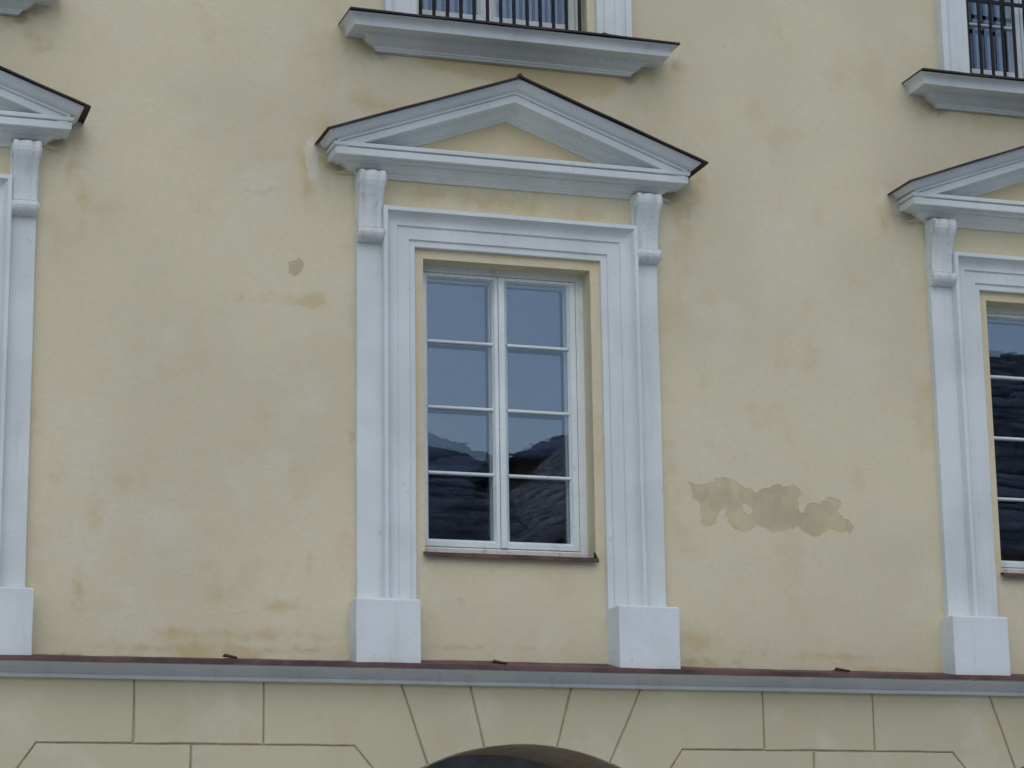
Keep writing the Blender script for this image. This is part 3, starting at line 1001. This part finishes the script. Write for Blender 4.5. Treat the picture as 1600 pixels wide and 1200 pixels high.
# ---- pediment
HB = 1.021
hc = [(0.0, 6.488), (0.022, 6.490), (0.025, 6.500), (0.034, 6.502), (0.037, 6.512), (0.046, 6.514), (0.062, 6.521), (0.078, 6.532), (0.088, 6.545), (0.092, 6.549), (0.104, 6.551), (0.107, 6.561),
      (0.116, 6.563), (0.152, 6.567), (0.156, 6.573), (0.186, 6.574), (0.193, 6.571), (0.197, 6.575), (0.198, 6.616), (0.196, 6.619), (0.188, 6.621), (0.188, 6.626), (0.206, 6.627), (0.209, 6.630), (0.210, 6.650), (0.207, 6.654), (0.0, 6.672)]
hc = [(d + (0.016 if d > 0.11 else 0.016 * d / 0.11), z) for d, z in hc]
def return_path(d, z):
    return [(-(HB + d), 0.01, z), (-(HB + d), -d, z), (HB + d, -d, z), (HB + d, 0.01, z)]
SL = 0.364
rk = [(0.0, 6.962), (0.016, 6.964), (0.019, 6.974), (0.028, 6.976), (0.031, 6.986), (0.040, 6.988), (0.060, 6.996), (0.080, 7.008), (0.092, 7.022), (0.096, 7.028), (0.110, 7.030), (0.114, 7.037), (0.178, 7.040), (0.186, 7.037), (0.191, 7.042), (0.193, 7.082),
      (0.191, 7.086), (0.186, 7.088), (0.187, 7.092), (0.202, 7.093), (0.205, 7.096), (0.206, 7.108), (0.204, 7.111), (0.206, 7.113), (0.226, 7.115), (0.246, 7.121), (0.262, 7.131), (0.276, 7.144), (0.286, 7.154), (0.298, 7.160), (0.302, 7.164), (0.303, 7.170), (0.0, 7.175)]
rk = [(d + 0.022 * min(1.0, d / 0.12), z) if d < 0.21 else (0.230 + (d - 0.206) * (0.305 - 0.230) / 0.097, z) for d, z in rk]
def rake_path(d, z, over=0.0):
    e = HB + 0.90 * d + over
    ze = z - SL * e
    return [(-e, 0.01, ze), (-e, -d, ze), (0, -d, z), (e, -d, ze), (e, 0.01, ze)]
def pediment_tree():
    p = mk("pediment", *sweep(subdiv_all([rake_path(d, z) for d, z in rk], 0.05)), "white", B, wob=0.0022, wscale=1.9)
    mk("pediment_cornice", *sweep(subdiv_all([return_path(d, z) for d, z in hc], 0.05)), "white", p, wob=0.002, wscale=2.1)
    mk("tympanum", [(-1.2, -0.006, 6.5), (1.2, -0.006, 6.5), (0, -0.006, 7.0)], [(0, 1, 2)], "deep_cream", p)
    fl = [(-0.01, 7.208), (0.335, 7.183), (0.341, 7.180), (0.343, 7.169), (0.339, 7.168), (0.335, 7.174), (0.30, 7.176), (-0.01, 7.198)]
    mk("flashing", *sweep(subdiv_all([rake_path(max(d, -0.005), z, 0.0) for d, z in fl], 0.09)), "dark", p, wob=0.0035, wscale=3.0, loc=(0.005, 0, 0))
    V = [(-.016, -.348, 7.172), (.022, -.348, 7.168), (.004, -.344, 7.192), (-.006, -.344, 7.197), (-.016, -.27, 7.184), (.022, -.27, 7.18), (.004, -.27, 7.2), (-.006, -.27, 7.204)]
    recalc(mk("ridge_clip", V, [(0, 1, 2, 3), (7, 6, 5, 4), (0, 4, 5, 1), (1, 5, 6, 2), (2, 6, 7, 3), (3, 7, 4, 0)], "rust", p))
    return p
ped0 = pediment_tree()

# ---- casement window (frame > sashes, glazing bars, panes, metal sill, inner sashes)
def sash_profile(yf, yg):
    return [(0.0, yg + .03), (0.0, yg - .004), (0.30, yf + .004), (0.36, yf), (0.94, yf), (1.0, yf + .004), (1.0, yg + .03)]

def pane(name, x0, x1, z0, z1, y, mat, parent):
    # tiny individual tilt, as in old glazing
    t1, t2 = rnd.uniform(-.0012, .0012), rnd.uniform(-.0012, .0012)
    v, f = box_data(x0, x1, y, y + 0.004, z0, z1)
    v = [(q[0], q[1] + t1 * (q[0] - x0) + t2 * (q[2] - z0), q[2]) for q in v]
    return mk(name, v, f, mat, parent)

def bar_data(x0, x1, z, h, yf, yb):
    prof = [(yb, -h / 2), (yf + .006, -h / 2), (yf, -h / 5), (yf, h / 5), (yf + .006, h / 2), (yb, h / 2)]
    return sweep([[(x0, y, z + dz), (x1, y, z + dz)] for y, dz in prof], True)

def window_tree(op, glass, bars, zb, zt, sill, yf=0.152, name="window"):
    """op opening; glass = ((x0,x1),(x0,x1)); bars = z heights; zb, zt glass bottom/top."""
    x0, x1, z0, z1 = op
    (la, lb), (ra, rb) = glass
    yg = yf + 0.026
    fx0, fx1 = la - 0.044, rb + 0.060
    V, F = frame4(fx0, fx1, zb - 0.056, zt + 0.036, [(0.0, yf + .09), (0.0, yf + .002), (0.1, yf), (1.0, yf), (1.0, yf + .09)],
                  fx0 - x0 + .004, x1 - fx1 + .004, zb - 0.056 - z0 + .004, z1 - zt - 0.036 + .004)
    w = mk(name, V, F, "wood", B, wob=0.0008, wscale=6)
    mid = (lb + ra) / 2
    sashes = []
    for k, (a, b) in enumerate(glass):
        if k == 0:
            V, F = frame4(a, b, zb, zt, sash_profile(yf - .004, yg), .040, mid - .014 - b, .052, .032)
        else:
            V, F = frame4(a, b, zb, zt, sash_profile(yf - .004, yg), a - mid + .010, .056, .052, .032)
        s = mk("sash", V, F, "wood", w, wob=0.0008, wscale=6)
        zs = [zb] + list(bars) + [zt]
        for z in bars:
            mk("glazing_bar", *bar_data(a - .006, b + .006, z, .020, yf + .004, yg + .02), "wood", w, wob=0.0008, wscale=9)
        for p0_, p1_ in zip(zs, zs[1:]):
            pane("pane", a - .004, b + .004, p0_ - .002 + .004, p1_ - .004 + .002, yg, "glass", w)
        # inner casement
        yi = yf + 0.066
        ia, ib, iz0, iz1 = a - .006, b + .002, zb - .002, zt - .004
        V, F = frame4(ia, ib, iz0, iz1, sash_profile(yi, yi + .024), .05, .05, .06, .06)
        mk("inner_sash", V, F, "wood", w)
        pane("inner_pane", ia - .004, ib + .004, iz0 - .004, iz1 + .004, yi + .024, "glass_in", w)
    # rounded cover strip where the sashes meet
    prof = [(mid - .012, yf), (mid - .012, yf - .012), (mid - .006, yf - .016), (mid + .024, yf - .016), (mid + .030, yf - .011), (mid + .030, yf)]
    mk("meeting_strip", *sweep([[(x, y, zb - .048), (x, y, zt + .028)] for x, y in prof]), "wood", w)
    if sill:
        mk("lower_rail", *box_data(fx0, fx1 + .002, yf - .014, yf + .05, zb - .097, zb - .064, .004), "wood_old", w, wob=.0015, wscale=8)
        sx0, sx1 = x0 - .014, x1 + .004
        prof = [(yf + .02, 4.040), (-.044, 4.004), (-.050, 4.000), (-.053, 3.976), (-.048, 3.974), (-.046, 3.990), (.0, 3.996)]
        rows = subdiv_all([[(sx0, y, z), (sx1, y, z)] for y, z in prof], .1)
        mk("metal_sill", *sweep(rows), "red", w, wob=.0025, wscale=4)
        V = [(sx1 - .012, -.048, 3.99), (sx1 - .012, .02, 4.05), (sx1 - .012, .012, 4.004), (sx1 + .002, -.05, 3.978), (sx1 - .03, -.02, 4.0), (sx1 - .005, .0, 4.045)]
        mk("sill_corner", V, [(0, 1, 2), (0, 2, 3), (4, 5, 2), (0, 4, 2), (0, 1, 5), (3, 2, 5)], "rust", w)
    return w

win0 = window_tree(LW, ((-.508, -.062), (.047, .474)), (4.565, 5.005, 5.452), 4.125, 5.885, True)
uwin0 = window_tree(UW, ((-.535, -.135), (.005, .515)), (8.13, 8.62), 7.785, 9.22, False, name="upper_window")

# rooms behind the windows
def room(x0, x1, y0, y1, z0, z1):
    V = [(x0, y0, z0), (x1, y0, z0), (x1, y1, z0), (x0, y1, z0), (x0, y0, z1), (x1, y0, z1), (x1, y1, z1), (x0, y1, z1)]
    return mk("room", V, [(0, 1, 2, 3), (7, 6, 5, 4), (3, 2, 6, 7), (0, 3, 7, 4), (1, 5, 6, 2)], "room", B)
rooms = [room(-1.9, 1.9, .34, 4.0, 3.3, 6.6), room(-1.9, 1.9, .34, 4.0, 7.0, 9.8)]

# ---- upper storey: window sill cornice, surround, iron grille
HU = 0.870
us = [(0.0, 7.370), (0.036, 7.372), (0.040, 7.384), (0.048, 7.386), (0.052, 7.400), (0.060, 7.402), (0.066, 7.408), (0.084, 7.416), (0.102, 7.430), (0.118, 7.446), (0.126, 7.456), (0.130, 7.462),
      (0.236, 7.460), (0.244, 7.463), (0.248, 7.498), (0.256, 7.514), (0.270, 7.526), (0.292, 7.534), (0.0, 7.545)]
def ureturn(d, z, over=0.0):
    e = HU + d + over
    return [(-e, 0.01, z), (-e, -d, z), (e, -d, z), (e, 0.01, z)]
def sill_tree():
    s = mk("sill_cornice", *sweep(subdiv_all([ureturn(d, z) for d, z in us], 0.06)), "white", B, wob=0.0022, wscale=1.9)
    fl = [(0.0, 7.606), (0.316, 7.548), (0.322, 7.545), (0.323, 7.534), (0.319, 7.533), (0.314, 7.540), (0.26, 7.543), (0.0, 7.59)]
    mk("flashing", *sweep(subdiv_all([ureturn(d, z, -0.03) for d, z in fl], 0.09)), "dark", s, wob=0.005, wscale=2.4)
    V = [(.61, -.31, 7.553), (.65, -.315, 7.551), (.64, -.28, 7.570), (.62, -.28, 7.574), (.60, -.22, 7.57), (.66, -.22, 7.57)]
    recalc(mk("flashing_lap", V, [(0, 1, 2, 3), (4, 5, 2, 3), (0, 4, 3), (1, 2, 5)], "rust", s))
    return s
sil0 = sill_tree()
uprof = [(0.0, 0.01), (0.0, -0.030), (0.003, -0.033), (0.05, -0.034), (0.053, -0.046), (0.125, -0.047), (0.128, -0.056), (0.150, -0.058), (0.17, -0.066), (0.19, -0.080), (0.195, -0.092), (0.235, -0.093), (0.238, -0.09), (0.238, 0.01)]
def usurround():
    h, zt = 0.645, 9.34
    paths = [[(-(h + o) + .02, y, 7.56), (-(h + o) + .02, y, zt + o), (h + o + .02, y, zt + o), (h + o + .02, y, 7.56)] for o, y in uprof]
    return mk("upper_window_surround", *sweep(subdiv_all(paths, .14)), "white", B, wob=.002, wscale=1.8)
usr0 = usurround()
def grille_tree():
    g = mk("grille", *join(*[box_data(-.60, .60, .025, .037, z, z + .03, .002) for z in (7.66, 8.245, 8.83)]), "iron", B)
    n = 8
    x = -.585
    while x < .6:
        r = 0.0125
        ring = [(x + r * math.cos(k / n * 2 * math.pi), .031 + r * math.sin(k / n * 2 * math.pi)) for k in range(n)]
        paths = [[(a, b, 7.57), (a, b, 9.28)] for a, b in ring]
        mk("bar", *sweep(paths, True, True), "iron", g)
        x += .0955
    return g
gri0 = grille_tree()

for b in (-1, 1):
    for o in (sur0, ped0, win0, uwin0, sil0, usr0, gri0, *rooms):
        copy_tree(o, B, b * P)

# ------------------------------------------------------------------ houses across the street (seen in the panes)
def house(name, label, x0, x1, y0, y1, eave, ridge, hipl, hipr, wmat, rmat, storeys, chims, gy=-0.0):
    h = bpy.data.objects.new(name, None)
    h["label"] = label
    h["category"] = "house"
    link(h)
    V = [(x0, y0, -.2), (x1, y0, -.2), (x1, y1, -.2), (x0, y1, -.2), (x0, y0, eave), (x1, y0, eave), (x1, y1, eave), (x0, y1, eave)]
    F = [(0, 1, 5, 4), (1, 2, 6, 5), (2, 3, 7, 6), (3, 0, 4, 7)]
    ym = (y0 + y1) / 2
    gb = len(V)
    V += [(x0, ym, ridge - .15), (x1, ym, ridge - .15)]
    if not hipl: F.append((4, 7, gb))
    if not hipr: F.append((5, gb + 1, 6))
    recalc(mk("wall", V, F, wmat, h))
    e = .45
    a, b = x0 - e, x1 + e
    ya, yb_ = y0 - e, y1 + e
    V = [(a, ya, eave - .2), (b, ya, eave - .2), (b, yb_, eave - .2), (a, yb_, eave - .2), (a + hipl, ym, ridge), (b - hipr, ym, ridge)]
    V += [(q[0], q[1], q[2] - .18) for q in V]
    F = [(0, 1, 5, 4), (2, 3, 4, 5), (1, 2, 5), (3, 0, 4)]
    F += [tuple(6 + i for i in reversed(f)) for f in F] + [(0, 6, 7, 1), (1, 7, 8, 2), (2, 8, 9, 3), (3, 9, 6, 0)]
    rf = recalc(mk("roof", V, F, rmat, h))
    for cx, cy, top_ in chims:
        mk("chimney", *join(box_data(cx - .4, cx + .4, cy - .3, cy + .3, ridge - 3, top_, .02), box_data(cx - .47, cx + .47, cy - .37, cy + .37, top_ - .2, top_ - .05, .02)), "house_b", rf)
    nx = max(2, int((x1 - x0) / 2.6))
    for s in range(storeys):
        zz = 1.0 + s * 3.0
        for k in range(nx):
            xx = x0 + (k + .5) * (x1 - x0) / nx
            w = mk("window", *frame4(xx - .45, xx + .45, zz, zz + 1.5, [(0, y1 - .02), (0, y1 + .05), (1, y1 + .05), (1, y1 - .02)], .1, .1, .12, .12), "white", h)
            mk("pane", [(xx - .45, y1 + .012, zz), (xx + .45, y1 + .012, zz), (xx + .45, y1 + .012, zz + 1.5), (xx - .45, y1 + .012, zz + 1.5)], [(3, 2, 1, 0)], "iron", w)
    return h
house("house", "low grey house with dark tiled roof across the street", -9, 9.2, -33, -25, 6.3, 10.05, 0, 0, "house_a", "roof_dark", 2, [(-2, -29, 11.0)])
house("house", "tall ochre house with hipped dark roof across the street", 9.75, 30, -36, -25.5, 8.9, 14.0, 5.0, 4.0, "house_b", "roof_dark", 3, [(20, -30, 15.6)])
house("house", "grey roofed house behind the low grey house", -8, 18.5, -60, -47, 13.6, 17.7, 2.0, 11.0, "house_c", "roof_grey", 4, [])
house("house", "large grey roofed house behind the tall ochre house", 14.9, 42, -58, -44, 13.9, 18.2, 10.0, 5.0, "house_b", "roof_grey", 4, [])
